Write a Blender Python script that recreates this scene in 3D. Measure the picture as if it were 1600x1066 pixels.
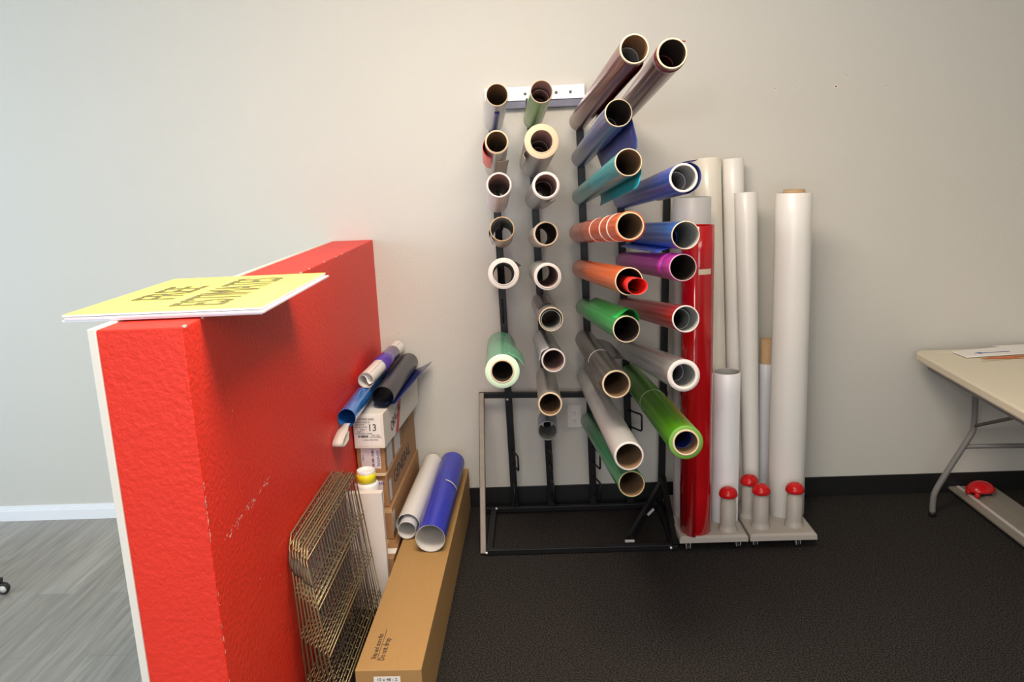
import bpy, math, random
from math import sin, cos, pi, radians
from mathutils import Vector, Matrix

for o in list(bpy.data.objects): bpy.data.objects.remove(o, do_unlink=True)
S = bpy.context.scene
COL = S.collection
random.seed(7)

# ------------------------------------------------------------------ camera
YAW, PITCH, ROLL = -0.03383, 0.21128, -0.04442
fw = Vector((sin(YAW)*cos(PITCH), cos(YAW)*cos(PITCH), -sin(PITCH)))
r0 = Vector((cos(YAW), -sin(YAW), 0)); u0 = r0.cross(fw)
rt = cos(ROLL)*r0 + sin(ROLL)*u0; up = -sin(ROLL)*r0 + cos(ROLL)*u0
cd = bpy.data.cameras.new('camera'); cam = bpy.data.objects.new('camera', cd); COL.objects.link(cam)
cd.sensor_width = 36; cd.lens = 1264.446/1600*36; cd.clip_start = .05; cd.clip_end = 60
cam.matrix_world = Matrix(((rt.x, up.x, -fw.x, 0), (rt.y, up.y, -fw.y, -3.79506), (rt.z, up.z, -fw.z, 1.65579), (0, 0, 0, 1)))
S.camera = cam

# ------------------------------------------------------------------ light
S.view_settings.view_transform = 'Standard'; S.view_settings.look = 'None'
S.view_settings.gamma = 1; S.view_settings.use_curve_mapping = False
S.view_settings.exposure = 0.47
W = bpy.data.worlds.new('world'); S.world = W; W.use_nodes = True
bg = W.node_tree.nodes['Background']; bg.inputs[0].default_value = (.78, .88, 1, 1); bg.inputs[1].default_value = 1.0

def area(name, loc, target, sx, sy, power, col, spread=180):
    l = bpy.data.lights.new(name, 'AREA'); l.shape = 'RECTANGLE'; l.size = sx; l.size_y = sy
    l.energy = power; l.color = col; l.spread = radians(spread)
    o = bpy.data.objects.new(name, l); COL.objects.link(o); o.location = loc
    o.rotation_euler = (Vector(target)-Vector(loc)).to_track_quat('-Z', 'Y').to_euler(); return o
area('ceiling_light', (-.1, -1.9, 2.86), (-.1, -1.2, 0), 1.3, 1.3, 80, (1, .85, .70))
area('room_light', (.6, -4.6, 2.86), (.4, -3.6, 0), 2.4, 1.2, 34, (1, .90, .80))
area('window_light', (-4.42, -2.2, 1.55), (0, -1.6, 1.0), 2.2, 1.7, 52, (.54, .78, 1))
area('shopfront_light', (-.6, -5.95, 1.5), (-.6, 0, 1.0), 3.2, 1.8, 34, (.92, .95, 1))
fl = bpy.data.lights.new('camera_flash', 'POINT'); fl.energy = 21; fl.color = (1, .96, .9); fl.shadow_soft_size = .05
flo = bpy.data.objects.new('camera_flash', fl); COL.objects.link(flo); flo.location = (-.22, -3.8, 1.98)

# ------------------------------------------------------------------ materials
def setin(b, **k):
    for n, v in k.items():
        n = n.replace('_', ' ')
        if n in b.inputs:
            b.inputs[n].default_value = (*v, 1) if isinstance(v, tuple) and len(v) == 3 else v
def mat(name, col, rough=.5, metal=0., spec=.5, coat=0., alpha=1., bump=0., bscale=200., var=0., vscale=20., trans=0., coord='Object', stretch=None, sheen=0.):
    m = bpy.data.materials.new(name); m.use_nodes = True; nt = m.node_tree; b = nt.nodes['Principled BSDF']
    setin(b, Base_Color=col, Roughness=rough, Metallic=metal, Alpha=alpha)
    b.inputs['Specular IOR Level'].default_value = spec; b.inputs['Coat Weight'].default_value = coat
    b.inputs['Coat Roughness'].default_value = .08; b.inputs['Transmission Weight'].default_value = trans
    b.inputs['Sheen Weight'].default_value = sheen
    tc = nt.nodes.new('ShaderNodeTexCoord'); src = tc.outputs[coord]
    if stretch:
        mp = nt.nodes.new('ShaderNodeMapping'); mp.inputs['Scale'].default_value = stretch
        nt.links.new(src, mp.inputs[0]); src = mp.outputs[0]
    if var > 0:
        n = nt.nodes.new('ShaderNodeTexNoise'); n.inputs['Scale'].default_value = vscale; n.inputs['Detail'].default_value = 4
        nt.links.new(src, n.inputs['Vector'])
        mx = nt.nodes.new('ShaderNodeMix'); mx.data_type = 'RGBA'
        mx.inputs[6].default_value = (*[c*(1-var) for c in col], 1); mx.inputs[7].default_value = (*[min(1, c*(1+var)) for c in col], 1)
        nt.links.new(n.outputs['Fac'], mx.inputs[0]); nt.links.new(mx.outputs[2], b.inputs['Base Color'])
    if bump > 0:
        n = nt.nodes.new('ShaderNodeTexNoise'); n.inputs['Scale'].default_value = bscale; n.inputs['Detail'].default_value = 3
        nt.links.new(src, n.inputs['Vector'])
        bp = nt.nodes.new('ShaderNodeBump'); bp.inputs['Strength'].default_value = bump; bp.inputs['Distance'].default_value = .004
        nt.links.new(n.outputs['Fac'], bp.inputs['Height']); nt.links.new(bp.outputs[0], b.inputs['Normal'])
    return m

M = {}
M['wall'] = mat('wall_paint', (.605, .582, .525), .6, spec=.35, bump=.35, bscale=95, var=.012, vscale=3)
M['ceil'] = mat('ceiling_paint', (.8, .79, .76), .9)
M['red'] = mat('red_paint', (.80, .034, .016), .5, spec=.4, bump=.75, bscale=75, var=.04, vscale=8)
M['cream'] = mat('cream_trim', (.82, .78, .70), .5, bump=.15, bscale=60)
M['white_trim'] = mat('white_trim', (.84, .84, .86), .4)
M['black_base'] = mat('black_base', (.008, .008, .008), .45)
M['black_steel'] = mat('black_steel', (.008, .008, .009), .42, spec=.35, bump=.1, bscale=60)
M['bare_steel'] = mat('bare_steel', (.16, .14, .115), .45, metal=.3, var=.3, vscale=30, stretch=(1, 1, .2))
M['galv'] = mat('galvanised_steel', (.88, .88, .90), .32, metal=.35, bump=.1, bscale=40)
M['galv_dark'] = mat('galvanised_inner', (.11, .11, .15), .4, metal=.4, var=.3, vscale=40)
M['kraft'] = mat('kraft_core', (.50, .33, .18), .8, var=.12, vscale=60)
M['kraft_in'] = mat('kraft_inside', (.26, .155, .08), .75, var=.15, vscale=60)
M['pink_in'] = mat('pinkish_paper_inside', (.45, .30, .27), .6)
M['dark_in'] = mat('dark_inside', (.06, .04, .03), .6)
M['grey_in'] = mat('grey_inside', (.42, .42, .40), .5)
M['edge'] = mat('paper_edge', (.62, .48, .32), .8)
M['edge_white'] = mat('white_edge', (.58, .535, .50), .7)
M['cardboard'] = mat('cardboard', (.41, .238, .082), .75, var=.07, vscale=30, stretch=(6, .3, 1), bump=.05)
M['cardboard2'] = mat('cardboard_brown', (.36, .195, .085), .75, var=.09, vscale=26)
M['whitebox'] = mat('white_carton', (.78, .745, .67), .6, var=.03)
M['label'] = mat('label_paper', (.72, .67, .70), .5)
M['ink'] = mat('black_ink', (.02, .018, .018), .6)
M['inkblue'] = mat('blue_ink', (.06, .06, .32), .6)
M['redink'] = mat('red_ink', (.55, .03, .03), .5)
M['tapeclr'] = mat('packing_tape', (.60, .42, .20), .2, spec=.6)
M['plastic_grey'] = mat('grey_plastic', (.42, .385, .34), .45, spec=.4)
M['redball'] = mat('red_plastic', (.60, .008, .010), .22, spec=.4)
M['white_film'] = mat('white_film', (.80, .77, .72), .35, coat=.15, bump=.05, bscale=14, stretch=(1, 1, .15))
M['white_film_cool'] = mat('white_film_cool', (.70, .71, .74), .35, coat=.2)
M['white_film_warm'] = mat('white_film_warm', (.80, .75, .64), .3, coat=.2, bump=.06, bscale=10, stretch=(1, 1, .2))
M['bright_white'] = mat('reflective_white', (1, 1, 1), .55, metal=.15, sheen=.8)
M['grey_film'] = mat('grey_release_film', (.60, .59, .575), .4)
M['red_film'] = mat('red_film', (.50, .004, .008), .15, coat=.6)
M['table'] = mat('table_plastic', (.72, .65, .50), .5, bump=.15, bscale=300)
M['table_steel'] = mat('table_leg_paint', (.20, .19, .18), .4, spec=.5)
M['paper'] = mat('white_paper', (.86, .83, .78), .6)
M['orange_paper'] = mat('orange_paper', (.62, .17, .04), .6)
M['wire_dark'] = mat('dull_wire', (.13, .115, .10), .45, metal=.5)
M['wire'] = mat('brass_wire', (.36, .29, .15), .38, metal=.6)
M['plate'] = mat('outlet_plastic', (.82, .79, .74), .35)
M['slot'] = mat('outlet_slot', (.03, .03, .03), .6)
M['yellow'] = mat('yellow_board', (.98, .90, .16), .35, spec=.5)
M['sign_ink'] = mat('sign_ink', (.19, .18, .085), .6, spec=.2)
M['coroplast'] = mat('white_board', (.80, .80, .86), .4)
M['coroplast_pink'] = mat('pinkish_board', (.84, .72, .78), .4)
M['yellowcap'] = mat('yellow_band', (.80, .70, .01), .4)
M['tube_white'] = mat('white_plastic_tube', (.82, .80, .78), .35)
M['strap'] = mat('grey_strap', (.60, .56, .50), .45)
M['cutter'] = mat('cutter_aluminium', (.34, .31, .26), .45, metal=.3, var=.08, vscale=12, stretch=(8, .5, 1))
M['cutstrip'] = mat('cutting_strip', (.66, .60, .58), .4)
M['rubber'] = mat('black_rubber', (.01, .01, .01), .5)
M['spackle'] = mat('patch_filler', (.80, .68, .60), .9)
M['tan'] = mat('masking_tape', (.74, .62, .46), .6)

def carpet():
    m = mat('charcoal_carpet', (.020, .018, .016), .95, spec=.1); nt = m.node_tree; b = nt.nodes['Principled BSDF']
    tc = nt.nodes.new('ShaderNodeTexCoord')
    n = nt.nodes.new('ShaderNodeTexNoise'); n.inputs['Scale'].default_value = 185; n.inputs['Detail'].default_value = 4
    nt.links.new(tc.outputs['Object'], n.inputs['Vector'])
    r = nt.nodes.new('ShaderNodeValToRGB'); r.color_ramp.elements[0].position = .40; r.color_ramp.elements[1].position = .66
    r.color_ramp.elements[0].color = (.009, .008, .008, 1); r.color_ramp.elements[1].color = (.062, .055, .049, 1)
    nt.links.new(n.outputs['Fac'], r.inputs[0]); nt.links.new(r.outputs[0], b.inputs['Base Color'])
    bp = nt.nodes.new('ShaderNodeBump'); bp.inputs['Strength'].default_value = .8; bp.inputs['Distance'].default_value = .006
    nt.links.new(n.outputs['Fac'], bp.inputs['Height']); nt.links.new(bp.outputs[0], b.inputs['Normal'])
    return m
M['carpet'] = carpet()
def planks():
    m = mat('grey_planks', (.3, .3, .28), .30, spec=.45); nt = m.node_tree; b = nt.nodes['Principled BSDF']
    tc = nt.nodes.new('ShaderNodeTexCoord'); mp = nt.nodes.new('ShaderNodeMapping'); mp.inputs['Rotation'].default_value = (0, 0, radians(90))
    nt.links.new(tc.outputs['Object'], mp.inputs[0])
    br = nt.nodes.new('ShaderNodeTexBrick'); br.inputs['Scale'].default_value = 1; br.inputs['Brick Width'].default_value = 1.22
    br.inputs['Row Height'].default_value = .152; br.inputs['Mortar Size'].default_value = .0012; br.inputs['Mortar Smooth'].default_value = .3
    br.offset = .37; br.inputs['Color1'].default_value = (.235, .215, .185, 1); br.inputs['Color2'].default_value = (.31, .29, .255, 1)
    br.inputs['Mortar'].default_value = (.19, .175, .155, 1); nt.links.new(mp.outputs[0], br.inputs['Vector'])
    mp2 = nt.nodes.new('ShaderNodeMapping'); mp2.inputs['Scale'].default_value = (22, 1.3, 1); nt.links.new(tc.outputs['Object'], mp2.inputs[0])
    n = nt.nodes.new('ShaderNodeTexNoise'); n.inputs['Scale'].default_value = 2.2; n.inputs['Detail'].default_value = 6; n.inputs['Distortion'].default_value = .6
    nt.links.new(mp2.outputs[0], n.inputs['Vector'])
    mx = nt.nodes.new('ShaderNodeMix'); mx.data_type = 'RGBA'; mx.blend_type = 'OVERLAY'; mx.inputs[0].default_value = .6
    nt.links.new(br.outputs['Color'], mx.inputs[6]); nt.links.new(n.outputs['Fac'], mx.inputs[7]); nt.links.new(mx.outputs[2], b.inputs['Base Color'])
    return m
M['planks'] = planks()

# ------------------------------------------------------------------ mesh helpers
class MB:
    def __init__(s): s.v = []; s.f = []; s.sm = []; s.mi = []; s.cur = 0
    def add(s, vs, fs, smooth=False):
        n = len(s.v); s.v += [Vector(v) for v in vs]; s.f += [[i+n for i in f] for f in fs]; s.sm += [smooth]*len(fs); s.mi += [s.cur]*len(fs); return s
    def box(s, a, b, mt=None):
        x0, y0, z0 = a; x1, y1, z1 = b
        vs = [Vector(p) for p in [(x0, y0, z0), (x1, y0, z0), (x1, y1, z0), (x0, y1, z0), (x0, y0, z1), (x1, y0, z1), (x1, y1, z1), (x0, y1, z1)]]
        if mt: vs = [mt @ v for v in vs]
        return s.add(vs, [(0, 3, 2, 1), (4, 5, 6, 7), (0, 1, 5, 4), (1, 2, 6, 5), (2, 3, 7, 6), (3, 0, 4, 7)])
    def lathe(s, prof, n=40, mt=None, closed=False):
        vs = []; fs = []
        for r, z in prof:
            for i in range(n): a = 2*pi*i/n; vs.append(Vector((r*cos(a), r*sin(a), z)))
        if mt: vs = [mt @ v for v in vs]
        m = len(prof); rng = m if closed else m-1
        for j in range(rng):
            k = (j+1) % m
            for i in range(n): fs.append((j*n+i, j*n+(i+1) % n, k*n+(i+1) % n, k*n+i))
        s.add(vs, fs, True)
        return s
    def rod(s, pts, r, n=8, mt=None, smooth=True):
        pts = [Vector(p) for p in pts]; vs = []; fs = []; prev = None
        for i, p in enumerate(pts):
            d = ((pts[min(i+1, len(pts)-1)]-p).normalized() if i < len(pts)-1 else Vector()) + ((p-pts[i-1]).normalized() if i else Vector())
            d.normalize()
            if prev is None:
                x = d.orthogonal().normalized()
            else:
                x = (prev-d*prev.dot(d)).normalized()
            prev = x; y = d.cross(x)
            rr = r[i] if isinstance(r, (list, tuple)) else r
            for k in range(n): a = 2*pi*k/n+pi/n; vs.append(p+(x*cos(a)+y*sin(a))*rr)
        for i in range(len(pts)-1):
            for k in range(n): fs.append((i*n+k, i*n+(k+1) % n, (i+1)*n+(k+1) % n, (i+1)*n+k))
        if mt: vs = [mt @ v for v in vs]
        s.add(vs, fs, smooth)
        s.add([], [])
        L = len(s.v)-len(vs)
        s.f += [[L+k for k in reversed(range(n))], [L+len(vs)-n+k for k in range(n)]]; s.sm += [False]*2; s.mi += [s.cur]*2
        return s
    def bar(s, a, b, w, h, upv=(0, 0, 1)):
        a = Vector(a); b = Vector(b); d = (b-a).normalized(); u = Vector(upv); x = d.cross(u).normalized(); y = x.cross(d)
        vs = [p+x*sx*w/2+y*sy*h/2 for p in (a, b) for sx, sy in ((-1, -1), (1, -1), (1, 1), (-1, 1))]
        return s.add(vs, [(0, 1, 2, 3), (7, 6, 5, 4), (0, 4, 5, 1), (1, 5, 6, 2), (2, 6, 7, 3), (3, 7, 4, 0)])
    def poly(s, pts, h0, h1, mt=None):
        n = len(pts); vs = [Vector((x, y, h0)) for x, y in pts]+[Vector((x, y, h1)) for x, y in pts]
        if mt: vs = [mt @ v for v in vs]
        return s.add(vs, [list(reversed(range(n))), list(range(n, 2*n))]+[(i, (i+1) % n, n+(i+1) % n, n+i) for i in range(n)])
    def build(s, name, m, parent=None, world=True, bevel=0, fix=True, solid=0):
        vs = s.v
        if parent is not None and world:
            inv = XF[parent.name].inverted(); vs = [inv @ v for v in vs]
        me = bpy.data.meshes.new(name); me.from_pydata([tuple(v) for v in vs], [], s.f)
        ms = m if isinstance(m, list) else [m]
        for k in ms: me.materials.append(k)
        for p, sm, mi in zip(me.polygons, s.sm, s.mi): p.use_smooth = sm; p.material_index = mi
        me.update(); o = bpy.data.objects.new(name, me); COL.objects.link(o)
        if parent is not None:
            o.parent = parent; XF[o.name] = XF[parent.name]
        else: XF[o.name] = Matrix.Identity(4)
        if solid:
            md = o.modifiers.new('thickness', 'SOLIDIFY'); md.thickness = solid; md.offset = 0
        if bevel:
            md = o.modifiers.new('bevel', 'BEVEL'); md.width = bevel; md.segments = 2; md.limit_method = 'ANGLE'; md.angle_limit = radians(40)
        return o
XF = {}
def thing(name, label, cat, loc, group=None, mt=None):
    o = bpy.data.objects.new(name, None); COL.objects.link(o); o.empty_display_size = .05
    m = Matrix.Translation(Vector(loc)) if mt is None else mt
    o.matrix_world = m; XF[o.name] = m.copy(); o['label'] = label; o['category'] = cat
    if group: o['group'] = group
    return o
def tag(o, label, cat, group=None):
    o['label'] = label; o['category'] = cat
    if group: o['group'] = group
    return o
def structure(o): o['kind'] = 'structure'; return o
def text(name, body, m, parent, mt, size=.05, sx=1., bold=0., thick=.0003, align='CENTER', space=1.):
    c = bpy.data.curves.new(name, 'FONT'); c.body = body; c.size = size; c.offset = bold; c.extrude = thick; c.align_x = align; c.align_y = 'CENTER'
    c.space_line = space; c.resolution_u = 3
    t = bpy.data.objects.new(name, c); COL.objects.link(t)
    dg = bpy.context.evaluated_depsgraph_get(); me = bpy.data.meshes.new_from_object(t.evaluated_get(dg))
    bpy.data.objects.remove(t, do_unlink=True); me.transform(Matrix.Diagonal((sx, 1, 1, 1))); me.materials.clear(); me.materials.append(m)
    A = XF[parent.name].inverted() @ mt if parent is not None else mt
    me.transform(A); o = bpy.data.objects.new(name, me); COL.objects.link(o)
    if parent is not None: o.parent = parent; XF[o.name] = XF[parent.name]
    return o
def frame(o, x, y):           # matrix with origin o, local x and y axes
    x = Vector(x).normalized(); y = Vector(y); z = x.cross(y).normalized(); y = z.cross(x); o = Vector(o)
    return Matrix(((x.x, y.x, z.x, o.x), (x.y, y.y, z.y, o.y), (x.z, y.z, z.z, o.z), (0, 0, 0, 1)))
def smoothpts(P, k=6):
    P = [Vector((*p, 0)) if len(p) == 2 else Vector(p) for p in P]; out = []
    for i in range(len(P)-1):
        a = P[max(i-1, 0)]; b = P[i]; c = P[i+1]; d = P[min(i+2, len(P)-1)]
        for j in range(k):
            t = j/k; out.append(.5*((2*b)+(c-a)*t+(2*a-5*b+4*c-d)*t*t+(3*b-a-3*c+d)*t**3))
    out.append(P[-1]); return out

# ------------------------------------------------------------------ the room
HX, HT, HH, HY = -.761, .204, 1.3525, -2.115     # half wall: right face, thickness, height, near end
structure(MB().box((-4.6, 0, 0), (3.7, .15, 2.9)).build('wall_back', M['wall']))
structure(MB().box((3.6, -6.1, 0), (3.75, 0, 2.9)).build('wall_right', M['wall']))
wl = MB(); wl.box((-4.75, -6.1, 0), (-4.6, 0, .7)).box((-4.75, -6.1, 2.4), (-4.6, 0, 2.9)).box((-4.75, -6.1, .7), (-4.6, -3.3, 2.4)).box((-4.75, -1.1, .7), (-4.6, 0, 2.4))
structure(wl.build('wall_left', M['wall']))
wf = MB().box((-4.7, -3.3, .7), (-4.62, -3.25, 2.4)).box((-4.7, -1.15, .7), (-4.62, -1.1, 2.4)).box((-4.7, -3.25, .7), (-4.62, -1.15, .75)).box((-4.7, -3.25, 2.35), (-4.62, -1.15, 2.4)).box((-4.69, -2.22, .75), (-4.63, -2.18, 2.35))
structure(wf.build('window_1', M['white_trim']))
structure(MB().box((-4.75, -6.25, 0), (3.75, -6.1, .5)).box((-4.75, -6.25, 2.5), (3.75, -6.1, 2.9)).box((-4.75, -6.25, .5), (-2.3, -6.1, 2.5)).box((1.1, -6.25, .5), (3.75, -6.1, 2.5)).build('wall_front', M['wall']))
structure(MB().box((-2.3, -6.2, .5), (-2.24, -6.12, 2.5)).box((1.04, -6.2, .5), (1.1, -6.12, 2.5)).box((-2.24, -6.2, .5), (1.04, -6.12, .56)).box((-2.24, -6.2, 2.44), (1.04, -6.12, 2.5)).box((-.63, -6.19, .56), (-.57, -6.13, 2.44)).build('window_2', M['white_trim']))
structure(MB().box((-4.75, -6.25, 2.9), (3.75, .15, 3.0)).build('ceiling', M['ceil']))
XS = HX-HT/2
structure(MB().box((XS, -6.1, -.05), (3.6, 0, 0)).build('floor', M['carpet']))
structure(MB().box((-4.6, -6.1, -.05), (XS, 0, 0)).build('floor_planks', M['planks']))
structure(MB().box((HX-HT+.016, HY, 0), (HX, 0, HH)).build('wall_divider', M['red'], bevel=.003))
structure(MB().box((HX-HT-.002, HY-.003, 0), (HX-HT+.016, 0, HH+.003)).build('trim_1', M['cream'], bevel=.002))
bb = MB().box((-4.6, -.014, 0), (HX-HT-.002, 0, .055)).box((-4.6, -.010, .055), (HX-HT-.002, 0, .066)).box((-4.6, -.006, .066), (HX-HT-.002, 0, .078))
structure(bb.build('baseboard_left', M['white_trim'], bevel=.001))
structure(MB().box((HX, -.008, 0), (3.6, 0, .1)).build('baseboard_back', M['black_base'], bevel=.002))
# paint chips on the half wall's corner and the long scuff on its side
ch = MB()
def chip(y, z, w, h, ang, face='side'):
    a = [(-w, -h*.4), (-w*.2, -h), (w, -h*.3), (w*.6, h), (-w*.5, h*.8)]
    P = []
    for p, q in a:
        p, q = p*cos(ang)-q*sin(ang), p*sin(ang)+q*cos(ang)
        P.append((HX+.0006, y+p, z+q) if face == 'side' else (y+p, HY-.0006, z+q))
    n = len(P); ch.add(P, [list(range(n))])
for i in range(60):
    t = random.random(); t = t**.8
    chip(-2.04+.34*t+random.gauss(0, .008), .822+.02*t+random.gauss(0, .005), random.uniform(.0008, .0045), random.uniform(.0008, .002), .5)
for i in range(34):
    z = random.choice([random.uniform(.85, 1.0), random.uniform(.55, .75), random.uniform(.38, .52)])
    chip(HY+random.uniform(.001, .005), z, random.uniform(.0008, .002), random.uniform(.002, .008), 0)
for i in range(5): chip(HY+.003, .40+.018*i, .0018, .009, 0)
for y, z in [(-1.35, 1.24), (-1.1, 1.2), (-.9, 1.29), (-1.9, 1.1), (-1.85, .62), (-1.7, .55), (-1.0, 1.13)]: chip(y, z, .0012, .004, .2)
structure(ch.build('paint_chips', M['cream'], None))
tc_ = MB()
for y, w in [(-.62, .006), (-1.2, .01), (-2.1, .008), (-2.0, .005), (-.9, .004), (-.72, .006), (-1.1, .003)]:
    tc_.box((HX-.004, y-w, HH-.004), (HX+.0008, y+w, HH+.0008))
structure(tc_.build('corner_chips', M['edge_white'], None))
# nail holes with filler in the wall at upper right
wallo = bpy.data.objects['wall_back']
for x, z, r in [(1.363, 1.945, .0035), (1.095, 1.949, .0016), (1.185, 1.948, .0014), (1.585, 1.938, .0014), (-.667, .9, .0016), (1.41, 1.99, .0014)]:
    mt = frame((x, -.0005, z), (1, 0, 0), (0, 0, 1))
    MB().lathe([(0, .0012), (r, .0012)], 12, mt).build('nail_hole', M['slot'], wallo)
    if r > .003: MB().lathe([(r, .0006), (r*2.4, .0008)], 14, mt).build('filler_patch', M['spackle'], wallo)
    else: MB().lathe([(0, .0006), (r*1.7, .0006)], 12, frame((x+.003, -.0005, z-.008), (1, 0, 0), (0, 0, 1))).build('filler_patch', M['spackle'], wallo)

# outlet
o = thing('wall_outlet', 'white double electrical outlet plate on the wall behind the roll rack', 'outlet', (.16, 0, .454))
MB().box((.125, -.006, .3965), (.195, 0, .5115)).build('cover_plate', M['plate'], o, bevel=.003)
for dz in (.02, -.02):
    mt = frame((.16, -.006, .454+dz), (1, 0, 0), (0, 0, 1))
    s_ = MB().poly([(.017*cos(a)*1., .0145*sin(a)) for a in [2*pi*i/20 for i in range(20)]], 0, .0022, mt).build('socket', M['plate'], o)
    k = MB().box((-.0075, -.001, .002), (-.0055, .007, .0026), mt).box((.0055, -.001, .002), (.0075, .006, .0026), mt)
    k.poly([(.0022*cos(a), -.0075+.0026*sin(a)) for a in [2*pi*i/10 for i in range(10)]], .002, .0026, mt)
    k.build('slots', M['slot'], s_)

# ------------------------------------------------------------------ yard signs on the half wall
def sign(x, y, z, rz, topmat, label):
    mt = Matrix.Translation((x, y, z)) @ Matrix.Rotation(rz, 4, 'Z')
    o = thing('yard_sign', label, 'sign', (0, 0, 0), 'yard signs on the half wall', mt=mt)
    mb = MB()
    nx, ny = 12, 10
    for k, (z0, z1) in enumerate([(0, .0042)]):
        vs = []; fs = []
        for zz in (z0, z1):
            for j in range(ny+1):
                for i in range(nx+1):
                    vs.append((.457*i/nx, .61*j/ny, zz))
        n = (nx+1)*(ny+1)
        for j in range(ny):
            for i in range(nx):
                a = j*(nx+1)+i; fs.append((a+n, a+1+n, a+nx+2+n, a+nx+1+n)); fs.append((a, a+nx+1, a+nx+2, a+1))
        for i in range(nx):
            fs.append((i, i+1, i+1+n, i+n)); b = ny*(nx+1)+i; fs.append((b+1, b, b+n, b+1+n))
        for j in range(ny):
            a = j*(nx+1); fs.append((a+nx+1, a, a+n, a+nx+1+n)); b = a+nx; fs.append((b, b+nx+1, b+nx+1+n, b+n))
        mb.add(vs, fs)
    mb.build('board', M['coroplast'] if topmat != 'pink' else M['coroplast_pink'], o, world=False)
    if topmat == 'yellow':
        MB().box((0, 0, .0042), (.457, .61, .0047)).build('printed_face', M['yellow'], o, world=False)
    return o
sign(-1.078, -2.018, HH+.0035, .02, '', 'plain white corrugated sign board at the bottom of the stack on the red half wall')
sign(-1.070, -2.022, HH+.0085, .006, 'pink', 'pale corrugated sign board in the middle of the stack under the yellow sign')
ys = sign(-1.080, -2.012, HH+.0145, .012, 'yellow', 'yellow sign reading FREE ESTIMATES, on top of the stack on the red half wall')
zt = HH+.0145+.0055
text('lettering', 'FREE', M['sign_ink'], ys, frame((-.951, -1.715, zt), (.012, 1, 0), (-1, .012, 0)), .155, .74, 0, .0008)
text('lettering', 'ESTIMATES', M['sign_ink'], ys, frame((-.789, -1.712, zt), (.012, 1, 0), (-1, .012, 0)), .190, .52, 0, .0008)

# ------------------------------------------------------------------ roll rack
rk = thing('roll_rack', 'black steel rack of vertical posts against the wall holding the vinyl rolls', 'rack', (.17, -.08, 0))
def post(x0, z0, x1, z1, y=-.08):
    MB().bar((x1, y, z1), (x0, y, z0), .033, .022, (0, 1, 0)).build('post', M['black_steel'], rk, bevel=.002)
post(-.1725, 1.93, -.147, .03); post(-.002, 1.95, .032, .03); post(.216, 1.86, .238, .03); post(.385, 1.9, .418, .03); post(.600, 1.50, .567, .03)
MB().bar((-.295, -.08, .60), (.60, -.08, .575), .024, .026).build('rail', M['black_steel'], rk, bevel=.002)
MB().bar((-.30, -.1, .022), (.58, -.1, .022), .024, .024).build('rail', M['black_steel'], rk, bevel=.002)
MB().bar((-.265, -.53, .016), (.55, -.53, .016), .024, .024).build('rail', M['black_steel'], rk, bevel=.002)
MB().bar((-.25, -.1, .022), (-.25, -.53, .016), .028, .022).build('foot', M['black_steel'], rk, bevel=.002)
MB().bar((.555, -.1, .022), (.555, -.55, .016), .028, .022).build('foot', M['black_steel'], rk, bevel=.002)
b_ = MB().bar((-.281, -.095, .613), (-.277, -.53, .005), .026, .026, (0, 1, 0)).build('brace', M['bare_steel'], rk, bevel=.003); b_['label'] = 'bare steel brace, worn paint'
MB().bar((.574, -.09, .16), (.560, -.53, .02), .026, .026, (0, 1, 0)).build('brace', M['black_steel'], rk, bevel=.002)
MB().bar((.57, -.09, .13), (.375, -.438, .018), .026, .026, (0, 1, 0)).build('loose_brace', M['black_steel'], rk, bevel=.002)
MB().box((.350, -.458, .004), (.392, -.446, .013)).build('brace_plate', M['galv'], rk, bevel=.001)
MB().bar((.50, -.30, .09), (.47, -.31, .065), .012, .006).build('bracket', M['galv'], rk)
for x, y, z in [(-.262, -.546, .018), (-.236, -.12, .036), (.538, -.546, .018), (-.1595, -.094, .578)]:
    MB().lathe([(0, .004), (.005, .004), (.006, 0)], 10, frame((x, y, z), (1, 0, 0), (0, 0, 1))).build('bolt', M['galv'], rk)
def loop(x, z, dz=.07, dx=.03, dy=.11):
    P = [(x, -.085, z), (x+dx*.93, -.085-dy*.93, z), (x+dx, -.085-dy, z-.006), (x+dx, -.085-dy, z-dz+.006), (x+dx*.93, -.085-dy*.93, z-dz), (x, -.085, z-dz)]
    MB().rod(P, .0045, 8).build('hook', M['black_steel'], rk)
loop(-.148, .325); loop(.026, .33, .08, .014); loop(.236, .33, .08); loop(.410, .505, .08, .055, .09)
loop(.030, .175, .09, .014, .09); loop(.238, .175, .09, .028, .09); loop(-.147, .16, .09, .004, .09)
MB().rod([(-.163, -.095, 1.06), (-.163, -.125, 1.045), (-.162, -.125, .98), (-.162, -.095, .95)], .004, 8).build('hook', M['black_steel'], rk)
# header rail screwed to the wall
MB().box((-.20, -.045, 1.944), (.245, 0, 2.004)).build('header_rail', M['galv'], rk, bevel=.002)['label'] = 'bright galvanised header rail'
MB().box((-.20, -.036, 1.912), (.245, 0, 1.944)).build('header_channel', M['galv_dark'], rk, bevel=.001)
for x in (.118, .181, -.02):
    MB().lathe([(0, .003), (.006, .002), (.0075, 0)], 12, frame((x, -.045, 1.972), (1, 0, 0), (0, 0, 1))).build('screw', M['bare_steel'], rk)

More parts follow.
